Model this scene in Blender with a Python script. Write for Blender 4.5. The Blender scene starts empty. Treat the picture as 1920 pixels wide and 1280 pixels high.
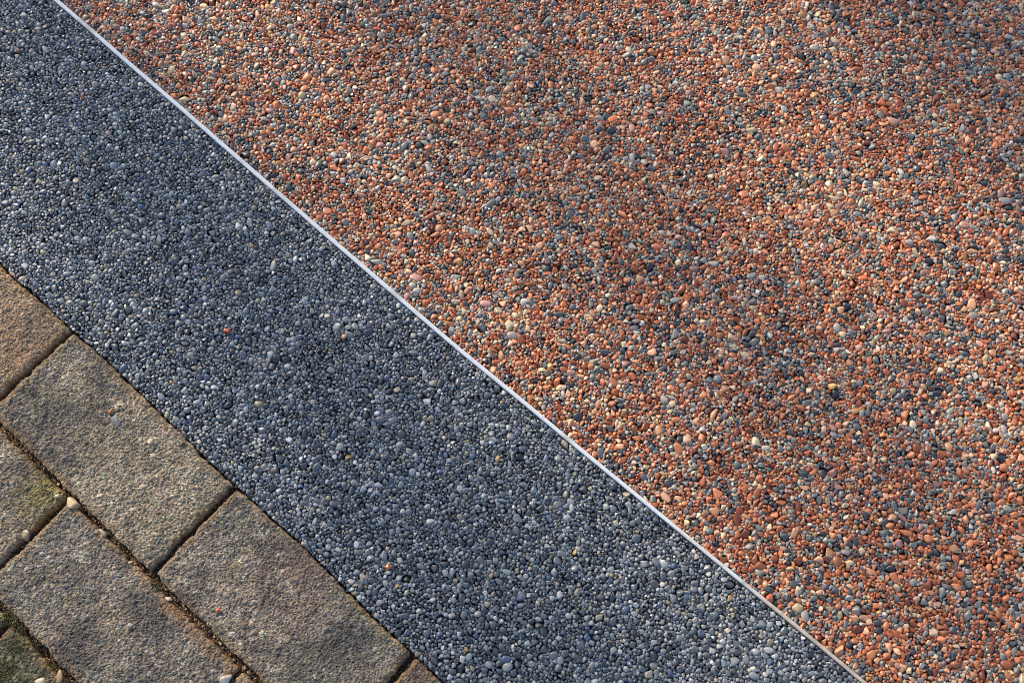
import bpy, bmesh, math
import numpy as np
from mathutils import Vector, Matrix

rng = np.random.default_rng(11)
MM = 0.001
scene = bpy.context.scene
COL = scene.collection

# ------------------------------------------------------------------ camera, sky, sun, exposure
F_PX, TILT, HEIGHT, YAW = 2000.0, 0.3279, 865.3, -0.7247      # focal in photo pixels, rad, mm, rad
cam_data = bpy.data.cameras.new("camera")
cam_data.sensor_fit = 'HORIZONTAL'
cam_data.sensor_width = 36.0
cam_data.lens = 36.0 * F_PX / 1920.0
cam_data.clip_start = 0.01
cam_data.clip_end = 200.0
cam_data.dof.use_dof = True
cam_data.dof.aperture_fstop = 9.0
cam = bpy.data.objects.new("camera", cam_data)
cam.location = (0, 0, HEIGHT * MM)
cam.rotation_euler = (TILT, 0, 0)
COL.objects.link(cam)
scene.camera = cam
cam_data.dof.focus_distance = 0.895

SUN_ELEV = math.radians(30.0)
SUN_TO = Vector((-0.62, 0.785, 0)).normalized()               # horizontal direction towards the sun
world = bpy.data.worlds.new("World")
scene.world = world
world.use_nodes = True
wn = world.node_tree.nodes
wl = world.node_tree.links
wn.clear()
sky = wn.new("ShaderNodeTexSky")
sky.sky_type = 'NISHITA'
sky.sun_disc = False
sky.dust_density = 1.5
sky.sun_elevation = SUN_ELEV
sky.sun_rotation = math.atan2(SUN_TO.x, SUN_TO.y)
bg = wn.new("ShaderNodeBackground")
bg.inputs["Strength"].default_value = 0.15
wo = wn.new("ShaderNodeOutputWorld")
wl.new(sky.outputs[0], bg.inputs[0])
wl.new(bg.outputs[0], wo.inputs[0])

sun_data = bpy.data.lights.new("sun", 'SUN')
sun_data.energy = 3.2
sun_data.angle = math.radians(0.6)
sun_data.color = (1.0, 0.82, 0.60)
sun = bpy.data.objects.new("sun", sun_data)
to_sun = Vector((SUN_TO.x * math.cos(SUN_ELEV), SUN_TO.y * math.cos(SUN_ELEV), math.sin(SUN_ELEV)))
sun.rotation_euler = to_sun.to_track_quat('Z', 'Y').to_euler()
sun.location = to_sun * 5
COL.objects.link(sun)

vs = scene.view_settings
vs.view_transform = 'Standard'
vs.look = 'None'
vs.gamma = 1.0
vs.use_curve_mapping = False
vs.exposure = 0.57
scene.cycles.use_denoising = False
scene.cycles.pixel_filter_type = 'BLACKMAN_HARRIS'
scene.cycles.filter_width = 1.0

# ------------------------------------------------------------------ frames: (u, v) mm on the ground, u along the strip
def pixel_to_ground(x, y):
    a = (x - 960) / F_PX
    b = -(y - 640) / F_PX
    d = np.array([a, b * math.cos(TILT) + math.sin(TILT), b * math.sin(TILT) - math.cos(TILT)])
    return d[:2] * (-HEIGHT / d[2])

CY, SY = math.cos(YAW), math.sin(YAW)
ORG = pixel_to_ground(132, 612)

def uv_of(x, y):
    p = pixel_to_ground(x, y) - ORG
    return np.array([CY * p[0] + SY * p[1], -SY * p[0] + CY * p[1]])

def xyz(u, v, z):
    """(u, v, z) in mm -> world metres, array (N,3)"""
    u, v, z = np.broadcast_arrays(np.asarray(u, float), np.asarray(v, float), np.asarray(z, float))
    return np.stack([(CY * u - SY * v + ORG[0]) * MM, (SY * u + CY * v + ORG[1]) * MM, z * MM], -1)

def lin(c):
    c = np.asarray(c, float) / 255.0
    return np.where(c <= 0.04045, c / 12.92, ((c + 0.055) / 1.055) ** 2.4)

def vnoise(x, y, scale, seed):
    """smooth value noise in -1..1"""
    r = np.random.default_rng(seed)
    T = r.uniform(-1, 1, (128, 128))
    x = np.asarray(x, float) / scale + 37.3
    y = np.asarray(y, float) / scale + 11.7
    xi, yi = np.floor(x).astype(int), np.floor(y).astype(int)
    fx, fy = x - xi, y - yi
    fx = fx * fx * (3 - 2 * fx)
    fy = fy * fy * (3 - 2 * fy)
    g = lambda i, j: T[i % 128, j % 128]
    return ((g(xi, yi) * (1 - fx) + g(xi + 1, yi) * fx) * (1 - fy)
            + (g(xi, yi + 1) * (1 - fx) + g(xi + 1, yi + 1) * fx) * fy)

def fbm(x, y, scale, seed, octaves=4):
    s, a, o = 0, 1.0, 0
    for k in range(octaves):
        o = o + a * vnoise(x, y, scale / 2 ** k, seed + 17 * k)
        s += a
        a *= 0.55
    return o / s

# ------------------------------------------------------------------ materials
def new_mat(name):
    m = bpy.data.materials.new(name)
    m.use_nodes = True
    nt = m.node_tree
    return m, nt, nt.nodes["Principled BSDF"]

def stone_material(name, rough, coat, speck):
    m, nt, b = new_mat(name)
    N, L = nt.nodes, nt.links
    at = N.new("ShaderNodeAttribute")
    at.attribute_type = 'INSTANCER'
    at.attribute_name = "stone_color"
    tc = N.new("ShaderNodeTexCoord")
    off = N.new("ShaderNodeVectorMath")
    off.operation = 'MULTIPLY_ADD'
    off.inputs[1].default_value = (91.0, 57.0, 73.0)
    L.new(at.outputs["Color"], off.inputs[0])
    L.new(tc.outputs["Object"], off.inputs[2])
    nz = N.new("ShaderNodeTexNoise")
    nz.inputs["Scale"].default_value = 2.6
    nz.inputs["Detail"].default_value = 5.0
    nz.inputs["Roughness"].default_value = 0.65
    L.new(off.outputs[0], nz.inputs["Vector"])
    mr = N.new("ShaderNodeMapRange")
    mr.inputs["From Min"].default_value = 0.3
    mr.inputs["From Max"].default_value = 0.7
    mr.inputs["To Min"].default_value = 1.0 - speck
    mr.inputs["To Max"].default_value = 1.0 + speck
    L.new(nz.outputs["Fac"], mr.inputs["Value"])
    mx = N.new("ShaderNodeVectorMath")
    mx.operation = 'SCALE'
    L.new(at.outputs["Color"], mx.inputs[0])
    L.new(mr.outputs[0], mx.inputs["Scale"])
    L.new(mx.outputs[0], b.inputs["Base Color"])
    rr = N.new("ShaderNodeMapRange")
    rr.inputs["To Min"].default_value = rough - 0.12
    rr.inputs["To Max"].default_value = rough + 0.14
    L.new(nz.outputs["Fac"], rr.inputs["Value"])
    L.new(rr.outputs[0], b.inputs["Roughness"])
    b.inputs["Coat Weight"].default_value = coat
    b.inputs["Coat Roughness"].default_value = 0.16
    nb = N.new("ShaderNodeTexNoise")
    nb.inputs["Scale"].default_value = 7.0
    nb.inputs["Detail"].default_value = 3.0
    L.new(off.outputs[0], nb.inputs["Vector"])
    bp = N.new("ShaderNodeBump")
    bp.inputs["Strength"].default_value = 0.25
    bp.inputs["Distance"].default_value = 0.0003
    L.new(nb.outputs["Fac"], bp.inputs["Height"])
    L.new(bp.outputs[0], b.inputs["Normal"])
    return m

MAT_PEBBLE = stone_material("resin_bound_pebble", 0.42, 0.35, 0.26)

def noise_material(name, c1, c2, scale, rough, bump=0.4, dist=0.002, detail=8.0):
    m, nt, b = new_mat(name)
    N, L = nt.nodes, nt.links
    tc = N.new("ShaderNodeTexCoord")
    nz = N.new("ShaderNodeTexNoise")
    nz.inputs["Scale"].default_value = scale
    nz.inputs["Detail"].default_value = detail
    nz.inputs["Roughness"].default_value = 0.7
    L.new(tc.outputs["Object"], nz.inputs["Vector"])
    cr = N.new("ShaderNodeValToRGB")
    cr.color_ramp.elements[0].position = 0.35
    cr.color_ramp.elements[1].position = 0.68
    cr.color_ramp.elements[0].color = (*lin(c1), 1)
    cr.color_ramp.elements[1].color = (*lin(c2), 1)
    L.new(nz.outputs["Fac"], cr.inputs[0])
    L.new(cr.outputs[0], b.inputs["Base Color"])
    b.inputs["Roughness"].default_value = rough
    bp = N.new("ShaderNodeBump")
    bp.inputs["Strength"].default_value = bump
    bp.inputs["Distance"].default_value = dist
    L.new(nz.outputs["Fac"], bp.inputs["Height"])
    L.new(bp.outputs[0], b.inputs["Normal"])
    return m

def gravel_sheet_material(name, ramp):
    m, nt, b = new_mat(name)
    N, L = nt.nodes, nt.links
    tc = N.new("ShaderNodeTexCoord")
    vo = N.new("ShaderNodeTexVoronoi")
    vo.inputs["Scale"].default_value = 280.0
    L.new(tc.outputs["Object"], vo.inputs["Vector"])
    cr = N.new("ShaderNodeValToRGB")
    cr.color_ramp.interpolation = 'CONSTANT'
    els = cr.color_ramp.elements
    for k, (p, c) in enumerate(ramp):
        e = els[k] if k < 2 else els.new(p)
        e.position = p
        e.color = (*lin(c), 1)
    sp = N.new("ShaderNodeSeparateColor")
    L.new(vo.outputs["Color"], sp.inputs[0])
    L.new(sp.outputs[0], cr.inputs[0])
    L.new(cr.outputs[0], b.inputs["Base Color"])
    b.inputs["Roughness"].default_value = 0.5
    bp = N.new("ShaderNodeBump")
    bp.invert = True
    bp.inputs["Distance"].default_value = 0.003
    L.new(vo.outputs["Distance"], bp.inputs["Height"])
    L.new(bp.outputs[0], b.inputs["Normal"])
    return m

MAT_BED_GREY = gravel_sheet_material("grey_gravel_bedding",
    [(0.0, (56, 62, 68)), (0.3, (80, 87, 93)), (0.65, (104, 110, 115)), (0.9, (136, 138, 138))])
MAT_BED_RED = gravel_sheet_material("red_gravel_bedding",
    [(0.0, (60, 62, 66)), (0.16, (110, 112, 110)), (0.34, (160, 90, 56)), (0.6, (186, 118, 80)), (0.8, (194, 146, 112)), (0.92, (190, 172, 142))])
MAT_SAND = noise_material("joint_soil", (58, 42, 30), (112, 88, 64), 420, 0.95, 0.8, 0.002)
MAT_GROUND = gravel_sheet_material("grey_gravel_surface",
    [(0.0, (70, 76, 86)), (0.4, (96, 102, 110)), (0.7, (130, 132, 134)), (0.9, (160, 156, 148))])
MAT_MOSS = noise_material("moss_green", (54, 56, 28), (92, 90, 46), 900, 0.9, 0.2)
MAT_GRASS = noise_material("grass_green", (62, 92, 38), (100, 130, 60), 500, 0.6, 0.1)

def paver_material():
    m, nt, b = new_mat("weathered_concrete")
    N, L = nt.nodes, nt.links
    at = N.new("ShaderNodeAttribute")
    at.attribute_name = "tint"
    tc = N.new("ShaderNodeTexCoord")
    nz = N.new("ShaderNodeTexNoise")
    nz.inputs["Scale"].default_value = 1500
    nz.inputs["Detail"].default_value = 4
    L.new(tc.outputs["Object"], nz.inputs["Vector"])
    mr = N.new("ShaderNodeMapRange")
    mr.inputs["From Min"].default_value = 0.3
    mr.inputs["From Max"].default_value = 0.7
    mr.inputs["To Min"].default_value = 0.72
    mr.inputs["To Max"].default_value = 1.28
    L.new(nz.outputs["Fac"], mr.inputs["Value"])
    mx = N.new("ShaderNodeVectorMath")
    mx.operation = 'SCALE'
    L.new(at.outputs["Color"], mx.inputs[0])
    L.new(mr.outputs[0], mx.inputs["Scale"])
    L.new(mx.outputs[0], b.inputs["Base Color"])
    b.inputs["Roughness"].default_value = 0.88
    bp = N.new("ShaderNodeBump")
    bp.inputs["Strength"].default_value = 0.8
    bp.inputs["Distance"].default_value = 0.0008
    L.new(nz.outputs["Fac"], bp.inputs["Height"])
    L.new(bp.outputs[0], b.inputs["Normal"])
    return m
MAT_PAVER = paver_material()

def strip_material():
    m, nt, b = new_mat("dull_aluminium")
    N, L = nt.nodes, nt.links
    tc = N.new("ShaderNodeTexCoord")
    nz = N.new("ShaderNodeTexNoise")
    nz.inputs["Scale"].default_value = 160
    nz.inputs["Detail"].default_value = 8
    nz.inputs["Roughness"].default_value = 0.75
    L.new(tc.outputs["Object"], nz.inputs["Vector"])
    at = N.new("ShaderNodeAttribute")
    at.attribute_name = "tint"
    mr = N.new("ShaderNodeMapRange")
    mr.inputs["From Min"].default_value = 0.28
    mr.inputs["From Max"].default_value = 0.48
    mr.inputs["To Min"].default_value = 0.62
    mr.inputs["To Max"].default_value = 1.0
    L.new(nz.outputs["Fac"], mr.inputs["Value"])
    mx = N.new("ShaderNodeVectorMath")
    mx.operation = 'SCALE'
    L.new(at.outputs["Color"], mx.inputs[0])
    L.new(mr.outputs[0], mx.inputs["Scale"])
    L.new(mx.outputs[0], b.inputs["Base Color"])
    b.inputs["Metallic"].default_value = 0.0
    b.inputs["Roughness"].default_value = 0.42
    n2 = N.new("ShaderNodeTexNoise")
    n2.inputs["Scale"].default_value = 700
    L.new(tc.outputs["Object"], n2.inputs["Vector"])
    bp = N.new("ShaderNodeBump")
    bp.inputs["Strength"].default_value = 0.25
    bp.inputs["Distance"].default_value = 0.0004
    L.new(n2.outputs["Fac"], bp.inputs["Height"])
    L.new(bp.outputs[0], b.inputs["Normal"])
    return m
MAT_STRIP = strip_material()

# ------------------------------------------------------------------ object helpers
def tag(o, label=None, cat=None, group=None, kind=None):
    if label: o["label"] = label
    if cat: o["category"] = cat
    if group: o["group"] = group
    if kind: o["kind"] = kind
    return o

def link(name, mesh, parent=None):
    o = bpy.data.objects.new(name, mesh)
    COL.objects.link(o)
    if parent is not None:
        o.parent = parent
    return o

def mesh_from(name, verts, faces, mat, smooth=True):
    me = bpy.data.meshes.new(name)
    me.from_pydata([tuple(v) for v in verts], [], [tuple(f) for f in faces])
    if smooth:
        me.shade_smooth()
    me.materials.append(mat)
    return me

def grid_mesh(name, P, mat):
    """P (n,m,3) world metres"""
    n, m = P.shape[:2]
    idx = np.arange(n * m).reshape(n, m)
    q = np.stack([idx[:-1, :-1], idx[1:, :-1], idx[1:, 1:], idx[:-1, 1:]], -1).reshape(-1, 4)
    me = bpy.data.meshes.new(name)
    me.vertices.add(n * m)
    me.vertices.foreach_set("co", P.reshape(-1).astype(np.float32))
    me.loops.add(q.size)
    me.loops.foreach_set("vertex_index", q.reshape(-1).astype(np.int32))
    me.polygons.add(len(q))
    me.polygons.foreach_set("loop_start", np.arange(0, q.size, 4, dtype=np.int32))
    me.update(calc_edges=True)
    me.shade_smooth()
    me.materials.append(mat)
    return me

# ------------------------------------------------------------------ ground far around
gb = bmesh.new()
bmesh.ops.create_grid(gb, x_segments=4, y_segments=4, size=30)
gm = bpy.data.meshes.new("ground")
gb.to_mesh(gm); gb.free()
gm.materials.append(MAT_GROUND)
ground = link("ground", gm)
ground.location.z = -0.030
tag(ground, "grey gravel ground stretching out around the paving", "ground", kind="structure")

# ------------------------------------------------------------------ lines of the place
STRIP_UV = np.array([uv_of(*p) for p in ((105, 0), (624, 450), (855, 650), (1110, 860), (1300, 1016), (1500, 1179), (1622, 1280))])
BORDER_UV = np.array([uv_of(*p) for p in ((2, 495), (26, 530), (54, 540), (126, 611), (192, 665), (237, 710), (290, 762), (325, 797),
                                          (390, 866), (437, 905), (503, 964), (553, 1005), (619, 1070), (694, 1149), (772, 1224), (831, 1277))])
_un = np.linspace(-700, 1100, 361)
_sv = np.interp(_un, STRIP_UV[:, 0], STRIP_UV[:, 1])
_sv = np.convolve(np.pad(_sv, 12, mode='edge'), np.ones(25) / 25, 'valid') + 0.35 * vnoise(_un, _un * 0, 70, 5)
def strip_v(u): return np.interp(u, _un, _sv)
def strip_half(u): return np.interp(u, [-300, 150, 500, 700], [1.85, 1.85, 1.5, 1.35])
def border_v(u): return -1.0 + 0.55 * (np.interp(u, BORDER_UV[:, 0], BORDER_UV[:, 1]) + 1.0)

# ------------------------------------------------------------------ pebble shapes
def ico_dirs(sub):
    bm = bmesh.new()
    bmesh.ops.create_icosphere(bm, subdivisions=sub, radius=1.0)
    v = np.array([tuple(x.co) for x in bm.verts])
    f = [[w.index for w in p.verts] for p in bm.faces]
    bm.free()
    return v, f
ICO_V, ICO_F = ico_dirs(3)

def pebble_mesh(name, planes, p, seed, boxy=True):
    r = np.random.default_rng(seed)
    if boxy:
        n = r.normal(size=(planes, 3))
        n[:, 2] *= 0.8
        n = np.concatenate([n, np.array([[0, 0, 1.0], [0, 0, -1.0], [1, 0, 0], [-1, 0, 0], [0, 1, 0], [0, -1, 0]]) * 1.0])
        n[-6:] += r.normal(0, 0.22, (6, 3))
        h = r.uniform(0.72, 1.0, len(n))
    else:                                                       # crushed chip: few flat faces, spread round by pushing apart
        n = r.normal(size=(planes, 3))
        for _ in range(6):
            n /= np.linalg.norm(n, axis=1)[:, None]
            d = n[:, None] - n[None]
            n = n + 0.12 * (d / (np.linalg.norm(d, axis=2) ** 3 + 0.05)[..., None]).sum(1)
        h = r.uniform(0.55, 1.0, len(n))
    n /= np.linalg.norm(n, axis=1)[:, None]
    q = np.maximum(ICO_V @ n.T / h, 0)
    rad = ((q ** p).sum(1) + (1 / 1.45) ** p) ** (-1.0 / p)
    V = ICO_V * rad[:, None]
    V -= (V.max(0) + V.min(0)) / 2
    V /= (V.max(0) - V.min(0)) / 2
    return mesh_from(name, V, ICO_F, MAT_PEBBLE)

ROUND = [pebble_mesh("pebble", int(rng.integers(4, 9)), rng.uniform(3.8, 7.5), 100 + k) for k in range(26)]
ANGULAR = [pebble_mesh("stone_chip", int(rng.integers(6, 11)), rng.uniform(16, 50), 300 + k, False) for k in range(26)]

def proto_collection(name, meshes):
    c = bpy.data.collections.new(name)
    for k, me in enumerate(meshes):
        c.objects.link(bpy.data.objects.new("%s_%03d" % (name, k), me))
    return c
PROTO = proto_collection("pebble_shape", ROUND + ANGULAR)
SHAPES = ROUND + ANGULAR

# ------------------------------------------------------------------ packing: ellipses pushed apart until they lie side by side
def find_pairs(x, y, cut):
    cx = np.floor((x - x.min()) / cut).astype(np.int64)
    cy = np.floor((y - y.min()) / cut).astype(np.int64)
    w = cy.max() + 3
    key = (cx + 1) * w + cy + 1
    order = np.argsort(key, kind='stable')
    ks = key[order]
    ii, jj = [], []
    for d in (0, 1, w - 1, w, w + 1):
        lo = np.searchsorted(ks, key + d, 'left')
        hi = np.searchsorted(ks, key + d, 'right')
        cnt = hi - lo
        i = np.repeat(np.arange(len(x)), cnt)
        st = np.repeat(np.cumsum(cnt) - cnt, cnt)
        j = order[np.repeat(lo, cnt) + np.arange(cnt.sum()) - st]
        k = (i < j) if d == 0 else np.ones(len(i), bool)
        i, j = i[k], j[k]
        k = (x[i] - x[j]) ** 2 + (y[i] - y[j]) ** 2 < cut * cut
        ii.append(i[k]); jj.append(j[k])
    return np.concatenate(ii), np.concatenate(jj)

def pack(inside, clamp, box, med, sig, rmin, rmax, asp_max, fill, seed, iters=70):
    r = np.random.default_rng(seed)
    mean_area = math.pi * np.mean(np.clip(med * np.exp(sig * r.normal(size=20000)), rmin, rmax) ** 2)
    sp = math.sqrt(mean_area / fill)
    gu, gv = np.meshgrid(np.arange(box[0], box[1], sp), np.arange(box[2], box[3], sp), indexing='ij')
    u = (gu + r.uniform(-.5, .5, gu.shape) * sp).ravel()
    v = (gv + r.uniform(-.5, .5, gv.shape) * sp).ravel()
    k = inside(u, v)
    u, v = u[k], v[k]
    n = len(u)
    rad = np.clip(med * np.exp(sig * r.normal(size=n)), rmin, rmax)
    asp = 1 + (asp_max - 1) * r.beta(1.5, 2.2, n)
    a, b = rad * np.sqrt(asp), rad / np.sqrt(asp)
    th = r.uniform(0, math.pi, n)
    cut = 2 * rmax * math.sqrt(asp_max) * 0.82
    for it in range(iters):
        if it % 12 == 0:
            pi, pj = find_pairs(u, v, cut)
        dx, dy = u[pj] - u[pi], v[pj] - v[pi]
        d = np.hypot(dx, dy) + 1e-6
        ph = np.arctan2(dy, dx)
        def pol(q):
            c, s = np.cos(ph - th[q]), np.sin(ph - th[q])
            return a[q] * b[q] / np.sqrt((b[q] * c) ** 2 + (a[q] * s) ** 2)
        ov = pol(pi) + pol(pj) - d
        m = ov > 0
        wi = rad[pj] ** 2 / (rad[pi] ** 2 + rad[pj] ** 2)
        f = np.where(m, ov, 0) * 0.42
        fx, fy = f * dx / d, f * dy / d
        u += -np.bincount(pi, fx * wi, n) + np.bincount(pj, fx * (1 - wi), n)
        v += -np.bincount(pi, fy * wi, n) + np.bincount(pj, fy * (1 - wi), n)
        u, v = clamp(u, v, a, b, th)
    return u, v, a, b, th, rad

def vsupport(a, b, th):
    return np.sqrt((a * np.sin(th)) ** 2 + (b * np.cos(th)) ** 2)

def clamp_grey(u, v, a, b, th):
    s = vsupport(a, b, th) * 0.92
    return np.clip(u, -480, 880), np.clip(v, border_v(u) + s + 0.1, strip_v(u) - strip_half(u) - s)

POLY = np.array([uv_of(0, 0), uv_of(1920, 0), uv_of(1920, 1280), uv_of(0, 1280)])
PC = POLY.mean(0)
MARG = 125.0
EDGES = []
for k in range(4):
    p, q = POLY[k], POLY[(k + 1) % 4]
    t = (q - p) / np.linalg.norm(q - p)
    nrm = np.array([t[1], -t[0]])
    if nrm @ (PC - p) > 0: nrm = -nrm
    EDGES.append((nrm, nrm @ p + MARG))

def in_poly(u, v, extra=0.0):
    k = np.ones(np.shape(u), bool)
    for nrm, o in EDGES:
        k &= (nrm[0] * u + nrm[1] * v) < o + extra
    return k

def inside_red(u, v): return in_poly(u, v) & (v > strip_v(u) + strip_half(u))
def inside_grey(u, v): return (v > border_v(u)) & (v < strip_v(u) - strip_half(u))
def clamp_red(u, v, a, b, th):
    for nrm, o in EDGES:
        e = np.maximum(nrm[0] * u + nrm[1] * v - o, 0)
        u = u - nrm[0] * e
        v = v - nrm[1] * e
    s = vsupport(a, b, th) * 0.92
    return u, np.maximum(v, strip_v(u) + strip_half(u) + s)

# ------------------------------------------------------------------ colours
GREY_PAL = [((60, 66, 72), .20), ((82, 89, 96), .28), ((106, 113, 119), .26), ((132, 137, 140), .14),
            ((156, 157, 155), .045), ((142, 134, 120), .035), ((76, 89, 110), .035), ((186, 183, 174), .004), ((156, 134, 92), .002)]
RED_PAL = [((163, 92, 57), .175), ((185, 116, 78), .18), ((196, 147, 112), .14), ((132, 70, 45), .075), ((192, 170, 137), .06),
           ((162, 157, 146), .07), ((129, 128, 123), .11), ((96, 98, 99), .11), ((58, 61, 65), .08), ((184, 138, 84), .01),
           ((166, 124, 110), .045)]

def choose_colors(pal, u, v, seed, cluster):
    r = np.random.default_rng(seed)
    C = np.array([lin(c) for c, _ in pal])
    W = np.array([w for _, w in pal])
    n = len(u)
    lum = C @ np.array([.2126, .7152, .0722])
    warm = (C[:, 0] - C[:, 2]) / (C.sum(1))
    f1 = fbm(u, v, 60, seed + 1, 3)
    f2 = fbm(u, v, 45, seed + 2, 3)
    w = W[None] * np.exp(cluster * (f1[:, None] * (lum - lum.mean())[None] / lum.std() + f2[:, None] * (warm - warm.mean())[None] / (warm.std() + 1e-6)))
    cw = np.cumsum(w / w.sum(1, keepdims=True), 1)
    k = (r.uniform(size=n)[:, None] > cw).sum(1).clip(0, len(pal) - 1)
    c = C[k] * np.exp(r.normal(0, 0.22, n))[:, None] * np.exp(r.normal(0, 0.022, (n, 3)))
    return np.clip(c, 0.01, 0.85)

# ------------------------------------------------------------------ geometry nodes: stones set on points
def scatter_group():
    g = bpy.data.node_groups.new("gravel_scatter", 'GeometryNodeTree')
    g.interface.new_socket("Geometry", in_out='INPUT', socket_type='NodeSocketGeometry')
    g.interface.new_socket("Geometry", in_out='OUTPUT', socket_type='NodeSocketGeometry')
    N, L = g.nodes, g.links
    gi, go = N.new("NodeGroupInput"), N.new("NodeGroupOutput")
    ci = N.new("GeometryNodeCollectionInfo")
    ci.inputs["Collection"].default_value = PROTO
    ci.inputs["Separate Children"].default_value = True
    ci.inputs["Reset Children"].default_value = True
    ip = N.new("GeometryNodeInstanceOnPoints")
    ip.inputs["Pick Instance"].default_value = True
    def attr(name, typ):
        a = N.new("GeometryNodeInputNamedAttribute")
        a.data_type = typ
        a.inputs["Name"].default_value = name
        return a.outputs["Attribute"]
    e2r = N.new("FunctionNodeEulerToRotation")
    L.new(attr("rot", 'FLOAT_VECTOR'), e2r.inputs[0])
    L.new(gi.outputs[0], ip.inputs["Points"])
    L.new(ci.outputs[0], ip.inputs["Instance"])
    L.new(attr("shape", 'INT'), ip.inputs["Instance Index"])
    L.new(e2r.outputs[0], ip.inputs["Rotation"])
    L.new(attr("size", 'FLOAT_VECTOR'), ip.inputs["Scale"])
    L.new(ip.outputs[0], go.inputs[0])
    return g
SCATTER = scatter_group()

def gravel_object(name, P, shape, rot, size, color, parent):
    me = bpy.data.meshes.new(name)
    me.vertices.add(len(P))
    me.vertices.foreach_set("co", P.reshape(-1).astype(np.float32))
    for nm, typ, key, arr in (("shape", 'INT', "value", shape), ("rot", 'FLOAT_VECTOR', "vector", rot),
                              ("size", 'FLOAT_VECTOR', "vector", size),
                              ("stone_color", 'FLOAT_COLOR', "color", np.concatenate([color, np.ones((len(P), 1))], 1))):
        at = me.attributes.new(nm, typ, 'POINT')
        at.data.foreach_set(key, np.ascontiguousarray(arr).reshape(-1).astype(np.int32 if typ == 'INT' else np.float32))
    me.materials.append(MAT_PEBBLE)
    o = link(name, me, parent)
    md = o.modifiers.new("scatter", 'NODES')
    md.node_group = SCATTER
    tag(o, kind="stuff")
    return o

def single_stone(name, pos, me, rot, size, color, parent=None):
    o = link(name, me, parent)
    o.location = pos
    o.rotation_euler = rot
    o.scale = size
    o["stone_color"] = [float(c) for c in color]
    return o

def in_view(u, v):
    return in_poly(u, v, -MARG - 3)

def lay_gravel(parent, packed, pal, seed, angular_share, cluster, ztop, over=1.06):
    r = np.random.default_rng(seed)
    u, v, a, b, th, rad = packed
    n = len(u)
    def attrs(u, v, a, b, th, rad, drop, sd):
        q = np.random.default_rng(sd)
        c = b * q.uniform(0.72, 1.0, n)
        tilt = q.normal(0, 0.20, (n, 2))
        top = ztop - np.abs(q.normal(0, 0.42, n)) - np.clip(1.9 - rad, -0.3, 1) * q.uniform(0.0, 1.0, n) - drop \
            - 0.9 * np.clip(1 - (strip_v(u) - v) / 6.0, 0, 1) * (v < strip_v(u)) \
            + 0.35 * fbm(u, v, 38, sd + 3, 2)
        # stones that lie right against an edge stay at the level of their neighbours
        z = top - c
        ang = q.uniform(size=n) < angular_share
        tilt = tilt * np.where(ang, 1.7, 1.0)[:, None]
        rot = np.stack([tilt[:, 0], tilt[:, 1], th + YAW], 1)
        shape = np.where(ang, q.integers(26, 52, n), q.integers(0, 26, n))
        size = np.stack([a, b, c], 1) * over * MM
        col = choose_colors(pal, u, v, sd + 9, cluster)
        return xyz(u, v, z), shape, rot, size, col
    P, shape, rot, size, col = attrs(u, v, a, b, th, rad, 0.0, seed + 1)
    big = np.argsort(-rad * in_view(u, v))[:300]
    rest = np.ones(n, bool)
    rest[big] = False
    for k in big:
        single_stone("stone", P[k], SHAPES[shape[k]], rot[k], size[k], col[k], parent)
    # the layer beneath, seen through the gaps
    sh = r.uniform(6, 9, 2)
    P2, s2, r2, z2, c2 = attrs(u + sh[0] * 0, v, a, b, th, rad, 3.0, seed + 2)
    perm = r.permutation(n)
    um = u + r.normal(0, 1.4, n)
    vm = v + r.normal(0, 1.4, n)
    P2 = xyz(um, vm, P2[:, 2] / MM)
    keep = (inside_grey(um, vm) | inside_red(um, vm))
    small = np.minimum(1.0, 1.9 / rad)[:, None]
    z2 = z2 * small
    allP = np.concatenate([P[rest], P2[keep]])
    gravel_object("gravel", allP, np.concatenate([shape[rest], s2[keep]]), np.concatenate([rot[rest], r2[keep]]),
                  np.concatenate([size[rest], z2[keep]]), np.concatenate([col[rest], c2[keep]]), parent)
    return n

def bed_mesh(name, us, lo, hi, mat, z):
    U = np.repeat(us[:, None], 9, 1)
    T = np.linspace(0, 1, 9)[None]
    V = lo[:, None] * (1 - T) + hi[:, None] * T
    return grid_mesh(name, xyz(U, V, z + 0 * U), mat)

us = np.concatenate([np.linspace(-3000, -500, 20), np.linspace(-480, 880, 137), np.linspace(920, 3500, 20)])
grey_path = link("grey_gravel_path", bed_mesh("grey_gravel_path", us, border_v(us), strip_v(us) - 1, MAT_BED_GREY, -6.0))
tag(grey_path, "band of blue-grey resin-bound gravel between the concrete blocks and the metal strip", "path", kind="structure")
us2 = us
red_path = link("red_gravel_path", bed_mesh("red_gravel_path", us2, strip_v(us2) + 1, 0 * us2 + 4000, MAT_BED_RED, -6.0))
tag(red_path, "resin-bound gravel surface of mixed red, cream and grey stones beyond the metal strip", "path", kind="structure")

grey_pack = pack(inside_grey, clamp_grey, (-480, 880, -12, 215), 1.52, 0.37, 0.75, 4.0, 1.6, 1.0, 21)
lay_gravel(grey_path, grey_pack, GREY_PAL, 40, 0.62, 0.32, 0.0)
red_pack = pack(inside_red, clamp_red, (-540, 1000, 200, 1020), 1.52, 0.39, 0.75, 4.3, 1.95, 1.0, 22)
lay_gravel(red_path, red_pack, RED_PAL, 60, 0.84, 0.42, 0.0, 1.12)

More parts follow.
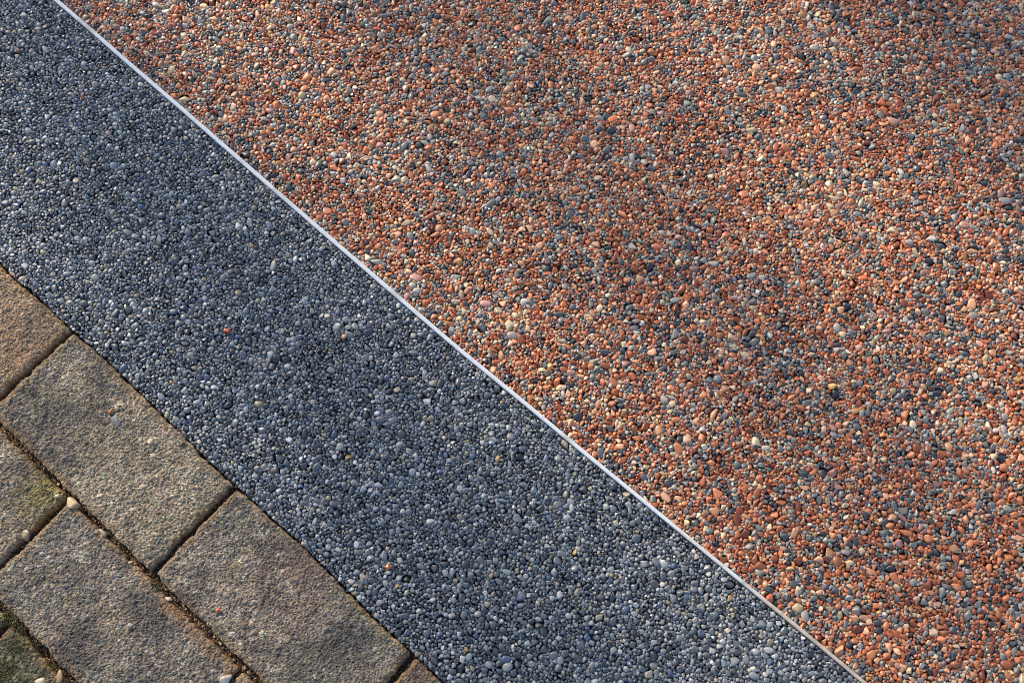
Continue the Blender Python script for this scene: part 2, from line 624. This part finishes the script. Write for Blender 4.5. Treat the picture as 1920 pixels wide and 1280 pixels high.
# ------------------------------------------------------------------ metal edging strip
def build_strip():
    uu = np.concatenate([np.linspace(-3000, -480, 60), np.linspace(-470, 870, 336), np.linspace(880, 3500, 60)])
    w = strip_half(uu)
    c = strip_v(uu)
    zt = 1.2 + 0.18 * vnoise(uu, uu * 0, 55, 8)
    prof = [(-1, -8, 0), (-1, -0.5, 1), (-0.86, -0.12, 1), (-0.55, 0, 1), (0.55, 0, 1), (0.86, -0.12, 1), (1, -0.5, 1), (1, -8, 0)]
    P = np.zeros((len(uu), len(prof), 3))
    for k, (x, z, top) in enumerate(prof):
        jit = 0.10 * vnoise(uu, uu * 0 + k * 9, 6, 31 + k)
        P[:, k] = xyz(uu, c + x * w + (jit if 0 < k < 7 else 0), (zt + z) if top else z)
    me = grid_mesh("edging_strip", P, MAT_STRIP)
    me.flip_normals()
    k = np.clip((uu - 520) / 110 + 0.7 * fbm(uu, uu * 0, 30, 12, 3), 0, 1)[:, None]       # resin residue yellows the last stretch
    c = lin((208, 214, 218)) * (1 - k) + lin((192, 178, 164)) * k
    grime = np.clip(fbm(uu, uu * 0 + 50, 22, 14, 4) * 2.5 - 0.75, 0, 0.6)[:, None]
    c = c * (1 - grime) + lin((140, 134, 126)) * grime
    c = np.repeat(np.concatenate([c, np.ones((len(uu), 1))], 1)[:, None], len(prof), 1)
    col = me.color_attributes.new("tint", 'FLOAT_COLOR', 'POINT')
    col.data.foreach_set("color", c.reshape(-1).astype(np.float32))
    o = link("edging_strip", me)
    tag(o, "thin pale metal edging strip dividing grey gravel from red gravel", "edging strip")
build_strip()

# ------------------------------------------------------------------ concrete block pavers
pavement_mesh_u = np.arange(-320, 660, 2.0)
pavement_mesh_v = np.arange(-420, -0.5, 2.0)
SU, SV = np.meshgrid(pavement_mesh_u, pavement_mesh_v, indexing='ij')
SVb = np.minimum(SV, border_v(SU) - 0.5)
sz = -8.4 + 2.2 * fbm(SU, SV, 40, 71, 3) + 1.1 * vnoise(SU, SV, 5, 72)
pavement = link("block_pavement", grid_mesh("block_pavement", xyz(SU, SVb, sz), MAT_SAND))
tag(pavement, "weathered concrete block paving with soil-filled joints beside grey gravel", "pavement", kind="structure")

TINTS = {'warm': ((150, 129, 104), (116, 103, 88)), 'tan': ((142, 131, 112), (102, 96, 86)),
         'grey': ((126, 118, 105), (90, 86, 80)), 'moss': ((100, 96, 72), (86, 82, 68))}

def paver(u0, u1, v0, v1, z0, tilt_u, tilt_v, tint, seed, res=0.6, border=False, tint_patch=None):
    r = np.random.default_rng(seed)
    ext = 1.6
    gu = np.arange(u0 - ext, u1 + ext + res, res)
    gv = np.arange(v0 - ext, v1 + ext + res, res)
    U, V = np.meshgrid(gu, gv, indexing='ij')
    cu, cv, hu, hv = (u0 + u1) / 2, (v0 + v1) / 2, (u1 - u0) / 2, (v1 - v0) / 2
    Vs = V - (border_v(U) - v1 - 0.4) if border else V                 # the border side follows its own worn line
    Vs = np.where(V > cv, Vs, V)
    rc = 3.0
    qx, qy = np.abs(U - cu) - hu + rc, np.abs(Vs - cv) - hv + rc
    sdf = np.hypot(np.maximum(qx, 0), np.maximum(qy, 0)) + np.minimum(np.maximum(qx, qy), 0) - rc
    d = -sdf + 1.5 * fbm(U, V, 16, seed + 1, 3) + 0.7 * vnoise(U, V, 2.4, seed + 2) - 0.5 - 3.2 * np.clip(vnoise(U, V, 9, seed + 15) - 0.5, 0, 1)
    R = 5.2 + 1.6 * vnoise(U, V, 30, seed + 3)
    e = np.clip(R - d, 0, R)
    drop = (R - np.sqrt(np.maximum(R * R - e * e, 0))) * 0.85
    H = 1.0 * fbm(U, V, 60, seed + 4, 2) + 0.95 * fbm(U, V, 10, seed + 5, 4)
    # exposed grains
    n_u, n_v = U.shape
    base1, base2 = lin(TINTS[tint][0]), lin(TINTS[tint][1])
    m = np.clip(0.5 + 1.9 * fbm(U, V, 42, seed + 6, 5), 0, 1)[..., None]
    C = base1 * m + base2 * (1 - m)
    red = np.clip(fbm(U, V, 55, seed + 7, 3) * 2.2 - 0.55, 0, 0.5)[..., None]
    C = C * (1 - red) + lin((134, 104, 86)) * red
    area = (u1 - u0) * (v1 - v0)
    G = np.zeros_like(U)
    for cnt, lo, hi, amp in ((int(area * 0.75), 0.5, 1.0, 0.9), (int(area * 0.07), 0.9, 1.9, 1.35), (int(area * 0.007), 1.6, 3.4, 1.75)):
        gx, gy = r.uniform(u0, u1, cnt), r.uniform(v0, v1, cnt)
        gr = r.uniform(lo, hi, cnt)
        el, an = r.uniform(0.65, 1.0, cnt), r.uniform(0, math.pi, cnt)
        ga = amp * r.uniform(0.35, 1.0, cnt)
        tone = np.exp(r.normal(0, 0.42, cnt))[:, None] * np.array([1, 1, 1])[None] * np.exp(r.normal(0, 0.07, (cnt, 3)))
        pale = r.uniform(size=cnt) < 0.03
        tone[pale] *= 1.45
        ci, cj = np.round((gx - gu[0]) / res).astype(int), np.round((gy - gv[0]) / res).astype(int)
        K = int(math.ceil(hi / res))
        for di in range(-K, K + 1):
            for dj in range(-K, K + 1):
                i, j = ci + di, cj + dj
                ok = (i >= 0) & (j >= 0) & (i < n_u) & (j < n_v)
                ii, jj = i[ok], j[ok]
                dx, dy = gu[ii] - gx[ok], gv[jj] - gy[ok]
                c, s = np.cos(an[ok]), np.sin(an[ok])
                q = ((c * dx + s * dy) / gr[ok]) ** 2 + ((-s * dx + c * dy) / (gr[ok] * el[ok])) ** 2
                hgt = ga[ok] * np.sign(1 - q) * np.abs(1 - q) ** 0.6
                win = hgt > np.maximum(G[ii, jj], 0.0)
                G[ii[win], jj[win]] = hgt[win]
                w = np.clip(hgt[win] / (0.4 * ga[ok][win]), 0, 1)[:, None] * 0.75
                cc = (base1 * m[ii[win], jj[win]] + base2 * (1 - m[ii[win], jj[win]])) * tone[ok][win]
                C[ii[win], jj[win]] = C[ii[win], jj[win]] * (1 - w) + cc * w
    pits = np.clip(vnoise(U, V, 3.4, seed + 8) - 0.30, 0, 1) * 1.1 + 0.9 * np.abs(vnoise(U, V, 1.5, seed + 14))
    Z = z0 + tilt_u * (U - cu) + tilt_v * (V - cv) + H + G - pits - drop
    Z = np.where(d < 0.05, np.minimum(Z - R, -6.0) - np.clip(-d, 0, 1.5) * 9, Z)
    # lichen and rust-brown stains along worn edges
    edge = np.clip(1 - (d - 0.5) / 7.0, 0, 1)
    st = np.clip(edge * (0.75 + 0.9 * fbm(U, V, 26, seed + 9, 3)), 0, 1)[..., None] * 0.75
    C = C * (1 - st) + lin((140, 110, 72)) * st
    if tint_patch is not None:
        su, sv, sr, scol, sa = tint_patch[:5]
        sq = tint_patch[5] if len(tint_patch) > 5 else sr
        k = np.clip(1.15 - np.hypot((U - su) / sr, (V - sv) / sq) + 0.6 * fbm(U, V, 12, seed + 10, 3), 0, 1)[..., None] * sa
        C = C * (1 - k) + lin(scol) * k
    dk = np.clip(fbm(U, V, 30, seed + 20, 5) * 3.2 - 0.9, 0, 1)[..., None] * 0.55            # grey-black algae film
    C = C * (1 - dk) + lin((72, 70, 64)) * dk
    lt = np.clip(fbm(U, V, 16, seed + 21, 4) * 4 - 1.9, 0, 1)[..., None] * 0.6             # pale lichen crust
    C = C * (1 - lt) + lin((172, 166, 150)) * lt
    gl = np.clip(fbm(U, V, 20, seed + 12, 4) * 3 - 1.35, 0, 1)[..., None] * 0.45
    C = C * (1 - gl) + lin((112, 104, 54)) * gl
    C = C * np.exp(0.32 * r.normal(size=U.shape) + 0.4 * fbm(U, V, 7, seed + 16, 3))[..., None]
    me = grid_mesh("paver", xyz(U, V, Z), MAT_PAVER)
    me.shade_flat()
    col = me.color_attributes.new("tint", 'FLOAT_COLOR', 'POINT')
    col.data.foreach_set("color", np.concatenate([np.clip(C, 0.01, 0.8), np.ones(C.shape[:2] + (1,))], -1).reshape(-1).astype(np.float32))
    return link("paver", me, pavement)

# first row along the gravel, second and third behind it; the outer ones lie outside the picture
paver(-197, 2.6, -95.5, -1.2, 1.2, 0.002, -0.003, 'warm', 501, border=True, tint_patch=(-20, -50, 45, (160, 128, 96), .5))
paver(5.4, 205.8, -96.0, -1.2, 1.5, -0.002, 0.002, 'tan', 520, border=True)
paver(208.6, 405.8, -95.0, -1.6, 0.9, 0.001, -0.002, 'grey', 540, border=True, tint_patch=(300, -25, 42, (124, 98, 84), .4))
paver(408.8, 608.0, -96, -1.8, 0.8, 0.0, 0.002, 'grey', 560, border=True, tint_patch=(425, -20, 40, (124, 98, 84), .45))
paver(-90, 110.6, -190.3, -98.8, 0.6, 0.002, 0.004, 'tan', 580, tint_patch=(90, -110, 26, (112, 106, 46), .6))
paver(113.6, 312.8, -189.8, -98.6, 0.7, -0.003, 0.003, 'grey', 600, tint_patch=(262, -101, 70, (152, 114, 76), .5, 9))  # narrow orange-brown tint along this block's upper-right edge
paver(315.6, 516.0, -189.0, -98.5, 0.2, 0.001, 0.001, 'warm', 620)
paver(-50, 149.5, -285, -193.5, -0.6, 0.002, -0.003, 'moss', 640, tint_patch=(140, -205, 60, (80, 80, 48), .4))
paver(153.8, 352.0, -285, -193.8, -0.4, 0.0, 0.003, 'moss', 660, tint_patch=(170, -225, 60, (78, 78, 48), .35))
for k, (a, b, c, d) in enumerate(((-401, -201, -95, -1.2), (-294, -94, -189.5, -99.5), (-254, -54, -285, -193.5), (356, 556, -285, -193.5),
                                  (-100, 100, -382, -289), (104, 304, -382, -289), (308, 508, -382, -289))):
    paver(a, b, c, d, 0.4, 0, 0, 'tan', 700 + 20 * k, res=1.6, border=(k == 0))

# grit lying in the joints
def joint_grit():
    r = np.random.default_rng(77)
    segs = [((-200, -97), (600, -97)), ((-100, -191.6), (520, -191.6)), ((4, -95), (4, -3)), ((207.2, -95), (207.2, -3)), ((407.3, -95), (407.3, -3)),
            ((112.1, -190), (112.1, -99)), ((314.2, -190), (314.2, -99)), ((151.6, -285), (151.6, -194))]
    U, V = [], []
    for (a, b), (c, d) in segs:
        n = int(math.hypot(c - a, d - b) * 3.2)
        t = r.uniform(size=n)
        w = r.normal(0, 1.5, (2, n))
        U.append(a + (c - a) * t + w[0]); V.append(b + (d - b) * t + w[1])
    U, V = np.concatenate(U), np.concatenate(V)
    n = len(U)
    rad = np.clip(0.6 * np.exp(0.45 * r.normal(size=n)), 0.3, 2.2)
    size = rad[:, None] * r.uniform(0.7, 1.25, (n, 3)) * MM
    z = -9.0 + 2.2 * fbm(U, V, 40, 71, 3) + r.uniform(0.0, 2.6, n)
    pal = [((96, 74, 52), .4), ((128, 104, 76), .3), ((70, 54, 40), .2), ((160, 142, 112), .08), ((186, 178, 160), .02)]
    gravel_object("joint_grit", xyz(U, V, z), r.integers(0, 52, n), r.uniform(0, 6.28, (n, 3)), size, choose_colors(pal, U, V, 7, 0.2), pavement)
joint_grit()

# ------------------------------------------------------------------ loose stones, moss, grass
def loose(px, py, size, z, kind, color, label, name, rot=0.0, cat="stone", group=None):
    u, v = uv_of(px, py)
    if z < 0:                                                    # sunk in a joint
        pass
    me = (ANGULAR if kind == 'chip' else ROUND)[int(px + py) % 26]
    s = np.array(size) * MM
    o = single_stone(name, xyz(u, v, z + size[2])[()], me, (0.12, -0.1, rot), s, lin(color))
    tag(o, label, cat, group)
    return o

loose(425, 621, (3.4, 2.2, 2.0), -1.1, 'chip', (206, 92, 48), "bright orange-red stone chip lying in the blue-grey gravel", "stone_chip", 0.2)
loose(727, 1063, (2.2, 2.2, 1.8), -1.0, 'chip', (198, 112, 58), "small amber stone chip in the grey gravel near the block corner", "stone_chip", 0.6)
loose(35, 97, (2.4, 1.8, 1.6), -1.1, 'chip', (164, 84, 58), "dull red stone chip in grey gravel far from the blocks", "stone_chip", 0.4)
loose(155, 182, (2.0, 3.0, 1.6), -1.2, 'chip', (172, 82, 50), "rust-red stone chip in grey gravel beside the metal strip", "stone_chip", 0.1)
loose(645, 632, (2.1, 2.0, 1.7), -0.9, 'pebble', (196, 158, 108), "round honey-coloured pebble in grey gravel below the metal strip", "pebble", 0.0)
loose(210, 773, (2.6, 1.8, 1.2), 2.3, 'chip', (196, 120, 82), "small orange stone chip lying on a tan concrete block", "stone_chip", 0.7)
loose(219, 791, (3.2, 4.6, 0.9), 1.9, 'chip', (118, 118, 120), "flat grey stone chip lying on a tan concrete block", "stone_chip", 0.5)
loose(410, 1144, (2.0, 1.8, 1.2), 1.8, 'chip', (186, 92, 62), "tiny brick-red stone chip lying on a dark concrete block", "stone_chip", 0.2)
loose(136, 944, (5.8, 4.2, 3.2), -2.2, 'chip', (176, 156, 120), "pale cream stone wedged where two block joints meet", "pebble", -0.5)
loose(192, 998, (4.4, 2.0, 2.2), -3.2, 'pebble', (156, 142, 118), "slim pale pebble stuck in the long joint between blocks", "pebble", -0.75)
loose(245, 1054, (2.0, 1.5, 1.5), -1.6, 'pebble', (170, 146, 108), "tiny sand-coloured pebble in the long joint between blocks", "pebble", 0.1)
loose(315, 1122, (3.4, 1.8, 1.6), -2.2, 'chip', (186, 176, 156), "small whitish stone chip in the joint beside the orange-brown block edge", "stone_chip", -0.3)
loose(424, 1276, (6.2, 4.6, 3.4), -1.5, 'chip', (172, 166, 158), "pale grey angular stone in the joint by the orange-brown block corner", "stone_chip", 0.5)
loose(113, 1267, (2.8, 5.0, 2.4), -2.0, 'pebble', (176, 140, 104), "tan upright pebble in the mossy joint", "pebble", -0.1)
loose(78, 1278, (4.4, 3.0, 2.6), 0.4, 'pebble', (188, 170, 146), "beige pebble on the mossy block", "pebble", 0.2)
loose(109, 930, (2.0, 1.6, 1.4), 0.3, 'pebble', (214, 190, 140), "tiny yellowish pebble on the block edge beside the cream pebble", "pebble", 0.2)
loose(48, 1003, (3.4, 4.6, 2.6), -3.4, 'pebble', (150, 130, 100), "brown pebble in the mossy cross joint", "pebble", -0.3)

def moss():
    r = np.random.default_rng(91)
    V, Fc = [], []
    spots = [((290, 1099), 3.2, 110, 0.0), ((52, 985), 5.0, 150, -0.6), ((20, 1150), 7.0, 260, -0.8), ((34, 1178), 6.0, 220, -1.5), ((60, 1205), 5.0, 140, -2.5),
             ((8, 1255), 7.0, 200, 0.2), ((96, 1250), 4.5, 120, -2), ((30, 1215), 7.0, 140, 0.2), ((232, 1062), 3.0, 60, 0.2), ((432, 938), 2.4, 50, -1.0), ((90, 925), 4.5, 110, 0.4),
             ((70, 872), 3.6, 60, -1.0), ((345, 835), 2.4, 40, 1.2)]
    for (px, py), spread, cnt, z0 in spots:
        cu, cv = uv_of(px, py)
        for _ in range(cnt):
            q = r.normal(0, spread * 0.55, 2)
            b = xyz(cu + q[0], cv + q[1], z0 + r.uniform(-1.4, 0.3))
            ang, ln, wd = r.uniform(0, 6.28), r.uniform(0.7, 1.9) * MM, r.uniform(0.25, 0.5) * MM
            dr = np.array([math.cos(ang), math.sin(ang), 0])
            sd = np.array([-dr[1], dr[0], 0])
            up = np.array([0, 0, 1.0])
            lean = r.uniform(0.2, 1.0)
            mid = b + (dr * lean + up) * ln * 0.55
            tip = b + (dr * lean * 1.7 + up * 0.8) * ln
            k = len(V)
            V += [b - sd * wd * .6, b + sd * wd * .6, mid + sd * wd, mid - sd * wd, tip, b + up * ln * 0.3 - dr * wd]
            Fc += [(k, k + 1, k + 2, k + 3), (k + 3, k + 2, k + 4), (k + 1, k + 5, k + 2), (k + 5, k, k + 3)]
    o = link("moss", mesh_from("moss", V, Fc, MAT_MOSS, False))
    tag(o, "dark green moss growing in the joints between concrete blocks", "moss", kind="stuff")
moss()

def grass_blade(p0, p1, label):
    a = xyz(*uv_of(*p0), -1.0)
    b = xyz(*uv_of(*p1), 5.0)
    V, Fc = [], []
    side = np.cross(b - a, (0, 0, 1.0)); side /= np.linalg.norm(side)
    for k in range(7):
        t = k / 6
        c = a * (1 - t) + b * t + np.array([0, 0, 4 * MM * t * (1 - t)])
        w = 0.55 * MM * (1 - t) ** 0.6 + 0.03 * MM
        V += [c - side * w, c + np.array([0, 0, -w * .5]), c + side * w]
    for k in range(6):
        i = 3 * k
        Fc += [(i, i + 1, i + 4, i + 3), (i + 1, i + 2, i + 5, i + 4)]
    me = mesh_from("grass_blade", V, Fc, MAT_GRASS)
    tag(link("grass_blade", me), label, "grass blade")
grass_blade((38, 1279), (52, 1248), "single thin green grass blade on the mossy block")

# ------------------------------------------------------------------ tree beyond the gravel: its stems throw the soft shade bands
MAT_BARK = noise_material("grey_bark", (74, 64, 54), (120, 108, 94), 14, 0.9, 0.8, 0.01)

def tube(path, radii, segs=10):
    V, Fc = [], []
    for k, (p, rd) in enumerate(zip(path, radii)):
        p = Vector(p)
        q = Vector(path[min(k + 1, len(path) - 1)]) - Vector(path[max(k - 1, 0)])
        q.normalize()
        x = q.orthogonal().normalized() if abs(q.z) < 0.9 else (Vector((1, 0, 0)) - q * q.x).normalized()
        y = q.cross(x)
        for i in range(segs):
            a = 2 * math.pi * i / segs
            V.append(tuple(p + (x * math.cos(a) + y * math.sin(a)) * rd))
    for k in range(len(path) - 1):
        for i in range(segs):
            j = (i + 1) % segs
            Fc.append((k * segs + i, k * segs + j, (k + 1) * segs + j, (k + 1) * segs + i))
    return V, Fc

def build_tree():
    r = np.random.default_rng(5)
    D = 17.0
    side = Vector((SUN_TO.y, -SUN_TO.x, 0))
    base = SUN_TO * D + side * 0.34
    root = bpy.data.objects.new("tree", None)
    COL.objects.link(root)
    root.location = base
    tag(root, "tall bare tree with three stems standing off beyond the gravel", "tree")
    bV, bF = [], []
    def add(VF):
        k = len(bV)
        bV.extend(VF[0]); bF.extend([tuple(i + k for i in f) for f in VF[1]])
    for w, rad in STEMS:
        off = w - 0.34
        path, radii = [], []
        for k in range(15):
            h = k * 1.1
            lat = off * min(1.0, h / 4.2) ** 0.8
            bend = 0.02 * math.sin(h * 0.9 + w * 9)
            path.append(side * (lat + bend * (abs(h - 9.8) > 1.5)) + SUN_TO * (0.03 * math.sin(h * 0.7 + w * 5)) + Vector((0, 0, h - 0.05)))
            radii.append(rad * (1.75 - 0.75 * h / 9.8 if h < 9.8 else max(0.12, 1 - 0.8 * (h - 9.8) / 5.5)))
        me = mesh_from("trunk", *tube(path, radii, 14), MAT_BARK)
        link("trunk", me, root)
        for k in range(9, 15):
            for _ in range(3):
                a = r.uniform(0, 6.28)
                d = Vector((math.cos(a), math.sin(a), r.uniform(0.6, 1.3))).normalized()
                ln = r.uniform(0.7, 1.6)
                p0 = Vector(path[k])
                if p0.z < 11.3: continue
                pts = [p0 + d * ln * t + Vector((r.normal(0, .04), r.normal(0, .04), 0.1 * t * t)) * (t > 0) for t in np.linspace(0, 1, 5)]
                add(tube(pts, [rad * 0.35 * (1 - 0.85 * t) for t in np.linspace(0, 1, 5)], 6))
                for _ in range(5):
                    q0 = pts[int(r.integers(1, 5))]
                    e = (d + Vector(r.normal(0, .6, 3))).normalized()
                    add(tube([q0, q0 + e * 0.25, q0 + e * 0.5 + Vector((0, 0, .06))], [0.008, 0.006, 0.002], 5))
    link("crown", mesh_from("crown", bV, bF, MAT_BARK), root)
STEMS = ((0.03, 0.06), (0.335, 0.046), (0.72, 0.08))
build_tree()
